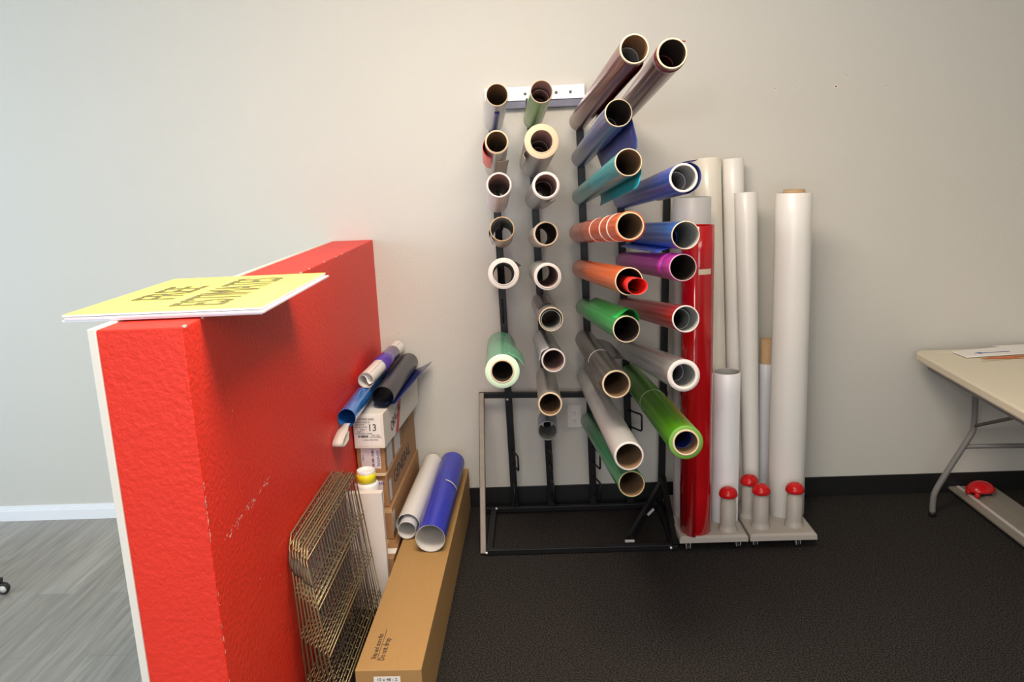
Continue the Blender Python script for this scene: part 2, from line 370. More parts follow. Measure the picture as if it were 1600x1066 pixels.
# ------------------------------------------------------------------ vinyl rolls
def film(name, col, rough=.22, metal=.0, coat=.08, alpha=1., trans=0., var=.06):
    return mat(name, col, rough+.07, spec=.4, metal=metal, coat=coat, alpha=alpha, var=var, vscale=8, stretch=(1, 1, .3), bump=.04, bscale=12)
def roll(label, N, F, R, fm, edge=None, inner='kraft_in', core='edge', corew=.0405, rin=.0378, flaps=(), bands=(), nest=None, protr=.003, peg=True, group='vinyl rolls on the rack'):
    N = Vector(N); F = Vector(F); d = (N-F).normalized(); L = (N-F).length
    x = (Vector((1, 0, 0))-d*d.x).normalized(); y = d.cross(x)
    mt = Matrix(((x.x, y.x, d.x, F.x), (x.y, y.y, d.y, F.y), (x.z, y.z, d.z, F.z), (0, 0, 0, 1)))
    o = thing('vinyl_roll', label, 'roll', F, group, mt=mt)
    rc = min(corew, R-.0009)
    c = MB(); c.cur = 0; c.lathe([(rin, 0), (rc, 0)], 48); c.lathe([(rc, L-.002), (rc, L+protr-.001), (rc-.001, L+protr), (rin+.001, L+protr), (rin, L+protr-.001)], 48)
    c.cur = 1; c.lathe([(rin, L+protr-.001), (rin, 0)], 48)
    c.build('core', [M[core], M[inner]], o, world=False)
    e = M[edge] if isinstance(edge, str) else (edge or fm)
    f = MB(); f.cur = 0; f.lathe([(rc, .001), (R-.001, .001), (R, .002)] + [(R, L*t/8) for t in range(1, 8)] + [(R, L-.0015)], 56)
    f.cur = 1; f.lathe([(R, L-.0015), (R-.001, L), (rc, L)], 56)
    f.build('film', [fm, e], o, world=False)
    for fl_ in flaps:
        pr, t0, t1 = fl_[:3]; m_ = fl_[3] if len(fl_) > 3 else fm; cut = fl_[4] if len(fl_) > 4 else 0
        P = smoothpts([(p[0]*R, p[1]*R) for p in pr], 6); n = len(P); K = 10; mb = MB(); vs = []; fs = []
        for j in range(K+1):
            for i, p in enumerate(P):
                s = i/(n-1); a = t0+cut*s*.6; b = t1-abs(cut)*s*.2
                vs.append((p.x, p.y, a+(b-a)*j/K))
        for j in range(K):
            for i in range(n-1): fs.append((j*n+i, j*n+i+1, (j+1)*n+i+1, (j+1)*n+i))
        mb.add(vs, fs, True); mb.build('film_tail', m_, o, world=False, solid=.0009)
    for bd in bands:
        z, w, m_ = bd
        MB().lathe([(R, z), (R+.0012, z), (R+.0012, z+w), (R, z+w)], 48).build('band', m_, o, world=False)
    if nest:
        for k, (rr, zz, m_) in enumerate(nest):
            MB().lathe([(rr-.002, zz), (rr-.001, zz+.001), (rr, zz), (rr, 0.02), (rr-.002, .02), (rr-.002, zz)], 40, Matrix.Translation((0, -(rin-rr)*.85, 0))).build('inner_coil', m_, o, world=False)
    if peg:
        a = mt @ Vector((0, rin-.006, -.03)); b = mt @ Vector((0, rin-.0065, .16))
        MB().rod([a, b], .0055, 10).build('peg', M['black_steel'], rk)
    return o
FM = dict(
 silver=film('silver_film', (.52, .52, .56), .2, .55), silver2=film('silver_beige_film', (.50, .46, .42), .22, .4),
 clearwhite=film('white_vinyl', (.74, .70, .66), .3), tanf=film('tan_vinyl', (.46, .37, .28), .3), pure=film('bright_white_vinyl', (.82, .80, .80), .35),
 mint=film('translucent_mint_film', (.20, .62, .38), .18, alpha=.72), mintedge=film('mint_edge', (.62, .82, .60), .4),
 olive=film('olive_green_film', (.24, .43, .10), .2, .2), greyb=film('grey_film_b', (.36, .35, .34), .2, .3), charcoal=film('charcoal_film', (.10, .10, .10), .2, .3),
 clearblue=film('clear_blue_film', (.16, .24, .34), .12, alpha=.72), maroon=film('maroon_film', (.17, .022, .022), .15, .4), maroon2=film('dark_maroon_film', (.15, .014, .016), .15, .4),
 navy=film('metallic_navy_film', (.075, .10, .28), .18, .4), navysheet=film('navy_sheet', (.018, .03, .20), .3), teal=film('teal_film', (.015, .36, .38), .18, .4),
 orange=film('orange_film', (.78, .11, .02), .16, .3), orange2=film('bright_orange_film', (.86, .15, .015), .2, .3), green=film('kelly_green_film', (.012, .40, .07), .2, .3),
 grey=film('dark_grey_film', (.14, .13, .12), .2, .6), white=film('white_silver_film', (.70, .70, .68), .24, .4), forest=film('forest_green_film', (.012, .22, .075), .2, .15),
 royal=film('royal_blue_film', (.035, .08, .48), .2, .3), azure=film('azure_film', (.02, .17, .66), .2, .4), purple=film('magenta_purple_film', (.52, .04, .36), .25, .2),
 crimson=film('crimson_film', (.60, .005, .008), .16, .35), pearl=film('pearl_silver_film', (.74, .74, .74), .2, .6), lime=film('metallic_lime_film', (.13, .50, .004), .26, .55),
 red=film('bright_red_film', (.85, .03, .02), .3), limeedge=film('lime_edge', (.13, .30, .04), .5), redclear=film('red_tail_film', (.75, .04, .03), .3))
G1 = 'rolls on the two left columns of the rack'; G2 = 'long rolls on the two right columns of the rack'
LL = .61
# first column
roll('silver-grey roll with an empty brown core, topmost of the leftmost column', (-.119, -.714, 1.917), (-.162, -.11, 1.851), .0416, FM['silver'], 'edge', flaps=[([(-.2, -1.0), (0, -1.06), (.25, -1.05)], 0.05, .5, FM['navysheet'])], group=G1)  # navy strip along the underside is a dark reflection in the silver film, painted in
roll('roll with a loose red sheet at its left, second in the leftmost column', (-.128, -.711, 1.75), (-.167, -.11, 1.658), .0439, FM['silver2'], 'edge', flaps=[([(-.85, .5), (-1.1, .1), (-1.2, -.45), (-.9, -1.0), (-.5, -1.2)], .25, .60, FM['redclear'], .12), ([(.1, -1.02), (.6, -1.0), (1.1, -.9)], .05, .45, FM['tanf'])], group=G1)
roll('white roll with a pale core, third from the top in the leftmost column', (-.127, -.712, 1.593), (-.163, -.11, 1.506), .0479, FM['clearwhite'], 'edge_white', inner='pink_in', core='edge_white', corew=.0465, rin=.0405, group=G1)
roll('thin tan roll the wall shows through, fourth from the top in the leftmost column', (-.123, -.713, 1.429), (-.147, -.11, 1.347), .0472, FM['tanf'], 'kraft', inner='grey_in', core='kraft', corew=.046, rin=.043, flaps=[([(-1.0, .1), (-1.08, -.3), (-.95, -.8), (-.8, -1.0)], .3, .58, FM['charcoal'])], group=G1)
roll('thick white roll seen almost end-on, above the gap in the leftmost column', (-.125, -.713, 1.26), (-.155, -.11, 1.175), .060, FM['pure'], 'edge_white', inner='grey_in', core='edge_white', corew=.046, rin=.0415, flaps=[([(.5, .88), (.85, .75), (1.2, .5)], .1, .50, FM['charcoal'])], group=G1)
roll('translucent mint-green roll with a wide pale green end, lowest in the leftmost column', (-.14, -.867, .913), (-.176, -.11, .846), .0645, FM['mint'], FM['mintedge'], inner='dark_in', core='edge', corew=.0445, rin=.039, flaps=[([(.4, .92), (.95, .55), (1.3, .15), (1.4, -.05)], .35, .70, FM['mint'], .1)], group=G1)
# second column
coil = lambda m_, z=.45: [(.0335, z, m_), (.030, z-.14, m_), (.027, z-.28, m_)]
roll('olive-green roll with a pinkish core, topmost of the second column', (.044, -.715, 1.921), (.01, -.11, 1.857), .042, FM['olive'], 'edge', inner='pink_in', corew=.0412, rin=.0385, nest=coil(M['pink_in'], .5), group=G1)
roll('silver roll with a very thick cream end, second from the top in the second column', (.038, -.714, 1.745), (.007, -.11, 1.67), .0639, FM['silver2'], M['edge'], inner='pink_in', core='edge', corew=.044, rin=.0405, nest=[(.036, .42, M['pink_in']), (.032, .3, M['pink_in'])], flaps=[([(-.8, -.3), (-1.05, -.6), (-.95, -.9)], .35, .58, FM['tanf'])], group=G1)
roll('pale grey roll with a pinkish core, third from the top in the second column', (.046, -.865, 1.587), (.01, -.11, 1.512), .0489, FM['greyb'], 'edge_white', inner='pink_in', core='edge_white', corew=.0455, rin=.039, nest=[(.036, .55, M['pink_in'])], flaps=[([(0, -1.0), (.5, -1.0), (.95, -.85)], .1, .6, FM['greyb'])], group=G1)
roll('pale roll with a cream ring end, fourth from the top in the second column', (.042, -.717, 1.405), (.015, -.11, 1.341), .0472, FM['clearwhite'], 'edge', inner='dark_in', core='edge', corew=.045, rin=.0405, flaps=[([(-.2, -1.0), (.3, -1.03), (.7, -.9)], .1, .5, FM['tanf'])], group=G1)
roll('white roll with a brownish tail at its right, fifth in the second column', (.043, -.717, 1.242), (.018, -.11, 1.183), .0526, FM['clearwhite'], 'edge_white', inner='pink_in', core='edge_white', corew=.046, rin=.0405, flaps=[([(.4, .92), (.85, .75), (1.2, .6)], .1, .5, FM['tanf'])], group=G1)
roll('grey roll with a loose grey coil inside, sixth in the second column', (.051, -.718, 1.075), (.021, -.11, 1.035), .0477, FM['greyb'], 'edge', inner='grey_in', core='edge', corew=.0465, rin=.0435, nest=[(.039, .6, M['grey_in'])], flaps=[([(.2, 1.0), (-.4, 1.0), (-.9, .6)], .0, .5, FM['charcoal'])], group=G1)
roll('roll half wrapped in charcoal film, seventh from the top in the second column', (.052, -.865, .947), (.022, -.11, .869), .0452, FM['charcoal'], 'edge_white', inner='pink_in', core='edge_white', corew=.0442, rin=.039, flaps=[([(-.3, .98), (-.9, .6), (-1.1, -.1)], .0, .72, FM['silver'])], group=G1)
roll('beige roll with a dark brown core, just above the small blue roll', (.034, -.864, .778), (.027, -.11, .69), .0458, FM['silver2'], 'edge', corew=.0445, rin=.0395, group=G1)
roll('short translucent blue-grey roll, lowest in the second column left of the outlet', (.024, -.407, .521), (.026, -.11, .479), .0442, FM['clearblue'], FM['clearblue'], inner='grey_in', core='grey_in', corew=.042, rin=.0395, group=G1)
# third column
roll('long maroon roll with a ragged cream end, topmost and farthest up the rack', (.289, -1.473, 1.955), (.21, -.11, 1.84), .0408, FM['maroon'], 'edge', inner='tanf_in' if False else 'kraft_in', corew=.0405, rin=.036, nest=[(.0335, 1.25, M['grey_in'])], flaps=[([(.95, -.3), (.85, -.75), (.55, -1.15), (.35, -1.3)], .3, 1.30, FM['maroon'])], group=G2)
roll('long metallic navy roll with a loose navy sheet hanging from its right side', (.259, -1.324, 1.798), (.215, -.11, 1.683), .041, FM['navy'], 'kraft', inner='dark_in', corew=.0402, rin=.0375, nest=[(.032, .95, M['grey_in']), (.027, .6, M['dark_in'])], flaps=[([(.98, .1), (1.12, -.5), (1.3, -1.2), (1.45, -1.9), (1.4, -2.4), (1.1, -2.8)], .25, 1.19, FM['navysheet'], .1)], group=G2)
roll('long teal roll with a teal flap under its right side', (.269, -1.471, 1.655), (.211, -.11, 1.515), .0389, FM['teal'], 'edge', corew=.0386, rin=.0355, nest=[(.031, 1.0, FM['teal']), (.026, .7, FM['teal'])], flaps=[([(.98, .2), (1.08, -.5), (1.02, -1.2), (.8, -1.75)], .35, 1.34, FM['teal'], .15)], group=G2)
tapem = mat('pale_tape', (.86, .62, .52), .35)
roll('long orange roll with pale tape rings around it', (.271, -1.473, 1.478), (.198, -.11, 1.353), .0427, FM['orange'], FM['orange'], corew=.0392, rin=.036, bands=[(1.19, .017, tapem), (1.02, .016, tapem), (.75, .013, tapem), (.45, .012, FM['charcoal'])], group=G2)
r5 = roll('long orange roll with a smaller bright red roll sticking out of its core', (.266, -1.473, 1.32), (.205, -.11, 1.19), .0410, FM['orange2'], 'edge', inner='dark_in', corew=.0405, rin=.0375, group=G2)
roll('long green roll with a loose green flap on its upper right', (.257, -1.469, 1.179), (.215, -.11, 1.012), .0400, FM['green'], 'edge', inner='dark_in', corew=.0395, rin=.0365, flaps=[([(-.7, .75), (-.1, 1.1), (.5, 1.4), (1.0, 1.1), (1.2, .45)], .35, 1.32, FM['green'], .04)], group=G2)
wirem = mat('grey_band', (.42, .40, .36), .4)
roll('dark grey roll with a thin band around it, above the long white roll', (.239, -1.325, .974), (.215, -.11, .858), .0454, FM['grey'], 'edge', corew=.0445, rin=.0395, bands=[(.72, .004, wirem)], flaps=[([(.5, .88), (1.1, .85), (1.6, .7)], .3, .95, FM['grey'], .2), ([(-.98, .1), (-1.12, -.5), (-1.1, -1.0)], .6, 1.15, FM['grey'])], group=G2)
roll('long white-silver roll with a crumpled white edge, lying against the low green roll', (.259, -1.475, .789), (.216, -.11, .677), .045, FM['white'], 'edge_white', core='edge_white', corew=.0425, rin=.0388, group=G2)
roll('long forest-green roll, lowest in the third column', (.267, -1.46, .694), (.226, -.11, .463), .0415, FM['forest'], FM['forest'], inner='kraft_in', core='kraft', corew=.0395, rin=.037, group=G2)
# fourth column
roll('long dark maroon roll, second highest, right of the topmost maroon roll', (.39, -1.478, 1.938), (.39, -.11, 1.848), .0416, FM['maroon2'], 'edge', inner='dark_in', corew=.0412, rin=.0365, bands=[(1.31, .035, FM['maroon'])], nest=[(.032, 1.2, FM['maroon2']), (.026, 1.1, FM['maroon2'])], flaps=[([(.35, .95), (.7, .9), (1.05, .9)], 1.28, 1.36, FM['redclear'], .1)], group=G2)
roll('long royal blue roll with a curled pointed blue edge and white inner lining', (.421, -1.476, 1.606), (.396, -.11, 1.493), .0412, FM['royal'], FM['navy'], inner='grey_in', core='edge_white', corew=.0405, rin=.034, nest=[(.030, 1.25, M['label']), (.027, .9, FM['azure'])], flaps=[([(-.5, .86), (0, 1.05), (.55, 1.15), (1.05, 1.2)], .9, 1.37, FM['navy'], .05), ([(.5, 1.05), (1.05, .7), (1.24, .05), (1.0, -.62), (.4, -1.04), (0, -1.01)], .9, 1.365, FM['navy'])], group=G2)
roll('long azure blue roll just above the purple roll', (.427, -1.477, 1.446), (.402, -.11, 1.345), .0408, FM['azure'], 'kraft', inner='grey_in', corew=.0402, rin=.0375, nest=[(.028, 1.1, FM['azure']), (.023, .95, FM['azure'])], flaps=[([(.2, -.99), (-.4, -1.0), (-.9, -1.1), (-1.3, -1.3)], .3, 1.2, FM['royal'])], group=G2)
roll('long magenta-purple roll with a dark olive core', (.42, -1.474, 1.354), (.403, -.11, 1.217), .0403, FM['purple'], FM['purple'], inner='dark_in', core='pink_in', corew=.039, rin=.0365, flaps=[([(.6, .82), (-.1, 1.03), (-.75, .72), (-1.03, 0), (-.85, -.55)], .2, 1.25, FM['purple'], .1)], group=G2)
roll('long crimson red roll pointing at the red standing roll', (.43, -1.466, 1.202), (.409, -.11, 1.01), .0400, FM['crimson'], 'edge_white', inner='grey_in', core='edge_white', corew=.039, rin=.036, nest=[(.0315, 1.27, M['grey_in'])], group=G2)
roll('long pearl-silver roll with a thick white end', (.425, -1.461, 1.031), (.418, -.11, .802), .048, FM['pearl'], 'edge_white', inner='grey_in', core='edge_white', corew=.0445, rin=.034, nest=[(.031, 1.2, M['label']), (.029, .8, M['dark_in'])], group=G2)
roll('long bright lime-green roll, lowest in the fourth column, thin band around it', (.43, -1.473, .826), (.423, -.11, .681), .0515, FM['lime'], FM['limeedge'], inner='kraft_in', core='edge', corew=.040, rin=.0345, nest=[(.031, 1.3, FM['navysheet'])], bands=[(.72, .005, wirem)], group=G2)
# the rolled red sheet inside the orange roll
mt5 = XF[r5.name]; L5 = 1.369
rr = thing('rolled_film', 'small bright red rolled sheet tucked into the mouth of an orange roll', 'roll', (0, 0, 0), mt=mt5 @ Matrix.Translation((.010, -.0105, L5-.25)))
vs = []; fs = []; n = 44; K = 12
for j in range(K+1):
    t = j/K
    for i in range(n):
        a = radians(150)-2*pi*1.12*i/(n-1); r = .0225+.0022*i/(n-1)
        sx = 1+.25*max(0, t-.8)*5*(1 if cos(a) > .3 else .2)
        vs.append((r*cos(a)*sx, r*sin(a), .33*t-(.012*(cos(a-.2) < -.2)*t)))
for j in range(K):
    for i in range(n-1): fs.append((j*n+i, j*n+i+1, (j+1)*n+i+1, (j+1)*n+i))
MB().add(vs, fs, True).build('sheet', FM['red'], rr, world=False, solid=.001)

# ------------------------------------------------------------------ standing rolls and their dollies
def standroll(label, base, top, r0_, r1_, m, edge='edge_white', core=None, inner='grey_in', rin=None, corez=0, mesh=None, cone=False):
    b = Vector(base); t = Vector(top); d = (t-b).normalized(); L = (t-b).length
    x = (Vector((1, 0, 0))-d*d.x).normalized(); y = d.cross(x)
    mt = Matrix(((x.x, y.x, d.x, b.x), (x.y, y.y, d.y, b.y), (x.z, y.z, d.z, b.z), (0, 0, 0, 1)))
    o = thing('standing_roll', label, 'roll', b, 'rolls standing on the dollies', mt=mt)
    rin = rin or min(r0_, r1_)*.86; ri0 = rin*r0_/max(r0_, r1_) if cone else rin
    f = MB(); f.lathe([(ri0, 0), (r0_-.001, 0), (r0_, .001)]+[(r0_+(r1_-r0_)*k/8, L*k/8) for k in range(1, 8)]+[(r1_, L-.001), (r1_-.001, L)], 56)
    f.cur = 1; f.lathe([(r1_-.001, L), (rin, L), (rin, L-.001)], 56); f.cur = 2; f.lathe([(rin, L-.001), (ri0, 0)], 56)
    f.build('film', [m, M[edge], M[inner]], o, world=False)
    if corez:
        c = MB().lathe([(rin-.008, L-.3), (rin-.001, L-.3), (rin-.001, L+corez), (rin-.008, L+corez), (rin-.008, L-.3)], 40)
        c.build('core', M['kraft'], o, world=False)
    return o
DZ = .075
o = standroll('tall glossy red roll with a loose flap, standing on the left dolly', (.652, -.492, DZ), (.658, -.492, 1.395), .066, .066, M['red_film'], 'redink', inner='red_film')
MB().add(*(lambda P: ([ (x, y, z) for z in (.0, 1.27) for x, y in P], [(i, i+1, len(P)+i+1, len(P)+i) for i in range(len(P)-1)]))([(.0665*cos(radians(a)), .0665*sin(radians(a))) for a in (-170, -160, -150, -140)]+[(-.046, -.062), (-.032, -.072), (-.014, -.080)]), True).build('film_tail', M['red_film'], o, world=False, solid=.001)
MB().add([(.0668*cos(radians(a)), .0668*sin(radians(a)), z) for z in (1.128, 1.150) for a in range(-98, -45, 8)], [(i, i+1, 8+i, 7+i) for i in range(6)], True).build('tape_strip', M['tan'], o, world=False)
standroll('wide pale grey roll standing behind the red roll beside the rack', (.662, -.325, DZ), (.668, -.310, 1.50), .0765, .080, M['grey_film'], 'grey_in')
standroll('tallest cream white roll leaning on the wall behind the red roll', (.805, -.225, DZ), (.776, -.085, 1.655), .055, .062, M['white_film_warm'])
standroll('tall narrow glossy white roll leaning on the wall, second from left at the top', (.918, -.165, DZ), (.894, -.075, 1.65), .045, .048, M['white_film'])
standroll('white roll tapering towards its foot, third from the right among the tall ones', (.957, -.262, DZ), (.925, -.185, 1.505), .034, .0495, M['white_film'], cone=True)
standroll('thick matte white roll with a brown core, rightmost on the dollies', (1.090, -.335, DZ), (1.087, -.335, 1.502), .0795, .074, M['white_film'], rin=.045, corez=.012, inner='kraft')
standroll('thin pale roll with a brown core above it, just left of the thick white roll', (1.040, -.15, DZ), (1.040, -.15, .725), .030, .030, M['white_film_cool'], rin=.028, corez=.115, inner='kraft')
standroll('short brilliant white reflective roll standing on the left dolly', (.801, -.395, DZ), (.803, -.395, .757), .0575, .0575, M['bright_white'], rin=.054)

def dolly(label, x0, x1, posts, casters):
    o = thing('roll_dolly', label, 'dolly', ((x0+x1)/2, -.35, 0), 'roll dollies')
    b = MB(); pts = lambda e: [(x0+e, -.565+e), (x1-e, -.565+e), (x1-e, -.10-e), (x0+e, -.10-e)]
    vs = [(x, y, .045) for x, y in pts(0)]+[(x, y, .068) for x, y in pts(.002)]+[(x, y, DZ) for x, y in pts(.012)]
    b.add(vs, [(3, 2, 1, 0), (8, 9, 10, 11)]+[(k*4+i, k*4+(i+1) % 4, (k+1)*4+(i+1) % 4, (k+1)*4+i) for k in (0, 1) for i in range(4)])
    b.build('base', M['plastic_grey'], o, bevel=.002)
    for px, py in posts:
        p = MB().lathe([(.041, DZ), (.041, DZ+.006), (.036, DZ+.012), (.0335, DZ+.03), (.031, DZ+.16), (0, DZ+.16)], 32, Matrix.Translation((px, py, 0))).build('bollard', M['plastic_grey'], o)
        z = DZ+.155
        MB().lathe([(0, z), (.036, z), (.0395, z+.004), (.0395, z+.010), (.037, z+.021), (.031, z+.031), (.021, z+.038), (.010, z+.0415), (0.0001, z+.0425)], 32, Matrix.Translation((px, py, 0))).build('cap', M['redball'], p)['label'] = 'shiny red domed cap'
    for px, py in casters:
        mt = frame((px, py, .017), (0, 1, 0), (0, 0, 1))
        c = MB().lathe([(0, -.007), (.012, -.007), (.016, -.004), (.016, .004), (.012, .007), (0, .007)], 20, mt).build('caster', M['rubber'], o)
        MB().lathe([(0, -.0085), (.0095, -.0085), (.0095, .0085), (0, .0085)], 16, mt).box((-.012, 0, -.0095), (.012, .03, -.0080), mt).box((-.012, 0, .0080), (.012, .03, .0095), mt).build('wheel_bracket', M['galv'], c)
    return o
dolly('grey plastic dolly under the red roll and the bright white roll', .572, .866, [(.791, -.502)], [(.612, -.54), (.83, -.53), (.612, -.15), (.83, -.15)])
dolly('grey plastic dolly with three red-capped posts under the thick white roll', .872, 1.158, [(.938, -.48), (1.083, -.477), (.915, -.372)], [(.905, -.52), (1.085, -.53), (.905, -.15), (1.12, -.15)])

# ------------------------------------------------------------------ cartons
CG = 'cartons stacked beside the half wall'
def carton(name, label, x0, x1, y0, y1, z0, z1, m, rz=0., tilt=0., group=CG):
    c = Vector(((x0+x1)/2, (y0+y1)/2, z0)); mt = Matrix.Translation(c) @ Matrix.Rotation(rz, 4, 'Z') @ Matrix.Rotation(tilt, 4, 'X')
    o = thing(name, label, 'box', c, group, mt=mt)
    hx, hy, h = (x1-x0)/2, (y1-y0)/2, z1-z0
    MB().box((-hx, -hy, 0), (hx, hy, h)).build('body', m, o, world=False, bevel=.0025)
    return o, hx, hy, h
def loc_frame(o, p, x, y): return XF[o.name] @ frame(p, x, y)
FX, FY = (1, 0, 0), (0, 0, 1)
# long carton lying on the carpet
o, hx, hy, h = carton('long_carton', 'long flat brown carton lying on the carpet, printed Do not drop', -.577, -.377, -1.66, -.03, .0, .212, M['cardboard'], rz=-.009)
text('lettering', 'Ship and store flat', M['ink'], o, loc_frame(o, (-hx+.045, -hy+.123, h+.0004), (0, 1, 0), (-1, 0, 0)), .022, .85)
MB().box((-hx+.0565, -hy+.05, h), (-hx+.0580, -hy+.22, h+.0006)).build('printed_line', M['ink'], o, world=False)
text('lettering', 'Do not drop', M['ink'], o, loc_frame(o, (-hx+.071, -hy+.107, h+.0004), (0, 1, 0), (-1, 0, 0)), .027, .85)
text('lettering', 'THIS END', M['kraft_in'], o, loc_frame(o, (hx-.055, hy-.25, h+.0004), (0, 1, 0), (-1, 0, 0)), .045, .8)
MB().box((-hx+.055, -hy-.0006, h-.12), (-hx+.135, -hy, h-.022)).build('label', M['paper'], o, world=False)
text('lettering', '10 x 48 - 2', M['ink'], o, loc_frame(o, (-hx+.095, -hy-.001, h-.032), FX, FY), .014)
# stack, bottom to top
o, hx, hy, h = carton('carton', 'brown carton with white tape, bottom of the stack against the red wall', -.757, -.597, -.90, -.03, 0, .185, M['cardboard2'])
MB().box((-hx-.0005, -hy+.04, h), (hx+.0005, -hy+.085, h+.0006)).build('tape', M['paper'], o, world=False)
MB().box((hx-.07, -hy+.085, h), (hx-.045, hy, h+.0005)).build('tape', M['tapeclr'], o, world=False)
o, hx, hy, h = carton('carton', 'brown carton second from the bottom of the stack, behind the white panel', -.753, -.618, -.735, -.03, .187, .322, M['cardboard2'], rz=-.012)
MB().box((-hx, -hy-.0006, h-.02), (hx, -hy, h-.002)).build('tape', M['tapeclr'], o, world=False)
MB().box((hx, -hy, .03), (hx+.0006, -hy+.05, h-.02)).build('tape', M['grey_film'], o, world=False)
o, hx, hy, h = carton('carton', 'brown carton in the middle of the stack with large dark printing along its side', -.750, -.628, -.72, -.03, .324, .462, M['cardboard2'], rz=-.018)
MB().box((-hx+.045, -hy-.0006, .02), (hx-.02, -hy, h-.025)).build('label', M['label'], o, world=False)
text('lettering', 'GENERAL', M['inkblue'], o, loc_frame(o, (.018, -hy-.001, h-.037), FX, FY), .018, .85)
text('lettering', '||l|||ll|', M['ink'], o, loc_frame(o, (.018, -hy-.001, h-.07), FX, FY), .016, 1.1, .0004)
text('lettering', 'ROLL', M['redink'], o, loc_frame(o, (-.0, -hy-.001, h-.013), FX, FY), .012)
text('lettering', 'GENERAL', M['ink'], o, loc_frame(o, (hx+.0008, -.02, h*.50), (0, 1, 0), (0, 0, 1)), .078, 1.2, 0)
MB().box((hx, -hy+.03, .01), (hx+.0006, -hy+.07, h-.04)).build('tape', M['grey_film'], o, world=False)
MB().box((-hx+.03, -hy-.012, h), (hx-.005, -hy+.03, h+.0012)).build('flap', M['edge'], o, world=False)
o, hx, hy, h = carton('carton', 'brown carton with a sideways blue-printed label, second from the top of the stack', -.746, -.631, -.70, -.04, .464, .570, M['cardboard2'], rz=-.03)
MB().box((-hx+.018, -hy-.0006, .018), (hx-.018, -hy, h)).build('label', M['label'], o, world=False)
text('lettering', 'GENERAL', M['inkblue'], o, loc_frame(o, (hx-.027, -hy-.001, h*.57), (0, 0, -1), FX), .0175, .95)
text('lettering', 'SUPPLY', M['inkblue'], o, loc_frame(o, (-hx+.025, -hy-.001, h*.60), (0, 0, -1), FX), .009)
bc = MB()
for k in range(17):
    if k != 7: bc.box((.004, -hy-.0010, h-.006-k*.0052), (.013, -hy-.0005, h-.006-k*.0052+random.choice([.0015, .0028, .0035])))
bc.build('barcode', M['ink'], o, world=False)
for y0, w in ((.10, .10), (.25, .12)): MB().box((hx, -hy+y0-.06, .002), (hx+.0006, -hy+y0-.06+w, h)).build('tape', M['grey_film'], o, world=False)
MB().box((hx, -hy+.36, .03), (hx+.0006, -hy+.52, h-.002)).build('printed_panel', M['kraft_in'], o, world=False)
o, hx, hy, h = carton('carton', 'white carton marked 13, on top of the stack beside the red wall', -.735, -.610, -.722, -.06, .572, .716, M['whitebox'], rz=-.065, tilt=-.012)
MB().box((-hx+.006, -hy-.0008, .012), (hx-.012, -hy, h-.006)).build('label', M['paper'], o, world=False)
text('lettering', '13', M['ink'], o, loc_frame(o, (.016, -hy-.0014, h*.60), FX, FY), .040, .95, 0)
for t, x, z, s in [('MEGA 077MG-060R', -.022, .122, .0125), ('MANUFACTURED 50', -.030, .110, .009), ('SIZE  0.76 M', -.034, .100, .008), ('YDS  30 x 25 YD', -.030, .090, .008), ('Made in', -.024, .080, .007), ('PART 2', -.034, .070, .008), ('30 YDS MATT WHITE', -.020, .062, .008), ('9501 10 125', .028, .056, .007), ('123 FILM MEDIA', .026, .048, .0075), ('A  ROLL-WIDE VINYL', .006, .036, .0075)]:
    text('lettering', t, M['ink'], o, loc_frame(o, (x, -hy-.0014, z), FX, FY), s, .9)
bc = MB()
for k in range(16): bc.box((-.044+k*.0026, -hy-.0014, .046), (-.044+k*.0026+random.choice([.001, .0018, .0022]), -hy-.0009, .056))
bc.build('barcode', M['ink'], o, world=False)
MB().poly([(.185, .0), (.235, .0), (.33, h), (.28, h)], 0, .0007, loc_frame(o, (hx, -hy, 0), (0, 1, 0), (0, 0, 1))).build('printed_panel', M['redink'], o)
text('lettering', 'ORACAL', M['ink'], o, loc_frame(o, (hx+.0012, -hy+.20, h*.52), (0, .95, .3), (0, -.3, .95)), .062, .75, 0)

# ------------------------------------------------------------------ rolls lying on the cartons
def sheetroll(name, label, N, F, r, m, m_in, turns=1.25, a0=20, grow=.0015, group=None, cat='roll', squash=1., extra=None, parts=()):
    N = Vector(N); F = Vector(F); d = (N-F).normalized(); L = (N-F).length
    x = (Vector((1, 0, 0))-d*d.x).normalized(); y = d.cross(x)
    mt = Matrix(((x.x, y.x, d.x, F.x), (x.y, y.y, d.y, F.y), (x.z, y.z, d.z, F.z), (0, 0, 0, 1)))
    o = thing(name, label, cat, F, group, mt=mt)
    n = 72
    P = []
    for i in range(n):
        a = radians(a0)+2*pi*turns*i/(n-1); rr_ = r-(grow*turns)*i/(n-1)
        P.append((rr_*cos(a), rr_*sin(a)*squash))
    if extra: P = [(p[0]*r, p[1]*r) for p in extra]+P
    n = len(P); K = 8; vs = []; fs = []
    for off, in ((0,), (-.0009,)):
        for j in range(K+1):
            for i, (px, py) in enumerate(P):
                k = 1+off/max(.004, math.hypot(px, py)); vs.append((px*k, py*k, L*j/K))
    mb = MB(); q = n*(K+1)
    f1 = [(j*n+i, j*n+i+1, (j+1)*n+i+1, (j+1)*n+i) for j in range(K) for i in range(n-1)]
    mb.add(vs, f1, True)
    mb.f += [[q+a for a in reversed(f)] for f in f1]; mb.sm += [True]*len(f1); mb.mi += [1]*len(f1)
    e = [(K*n+i, K*n+i+1, q+K*n+i+1, q+K*n+i) for i in range(n-1)]+[(i+1, i, q+i, q+i+1) for i in range(n-1)]
    mb.cur = 1
    for f in e: mb.add([mb.v[i] for i in f], [(0, 1, 2, 3)])
    mb.build('sheet', [m, m_in], o, world=False)
    return o, L
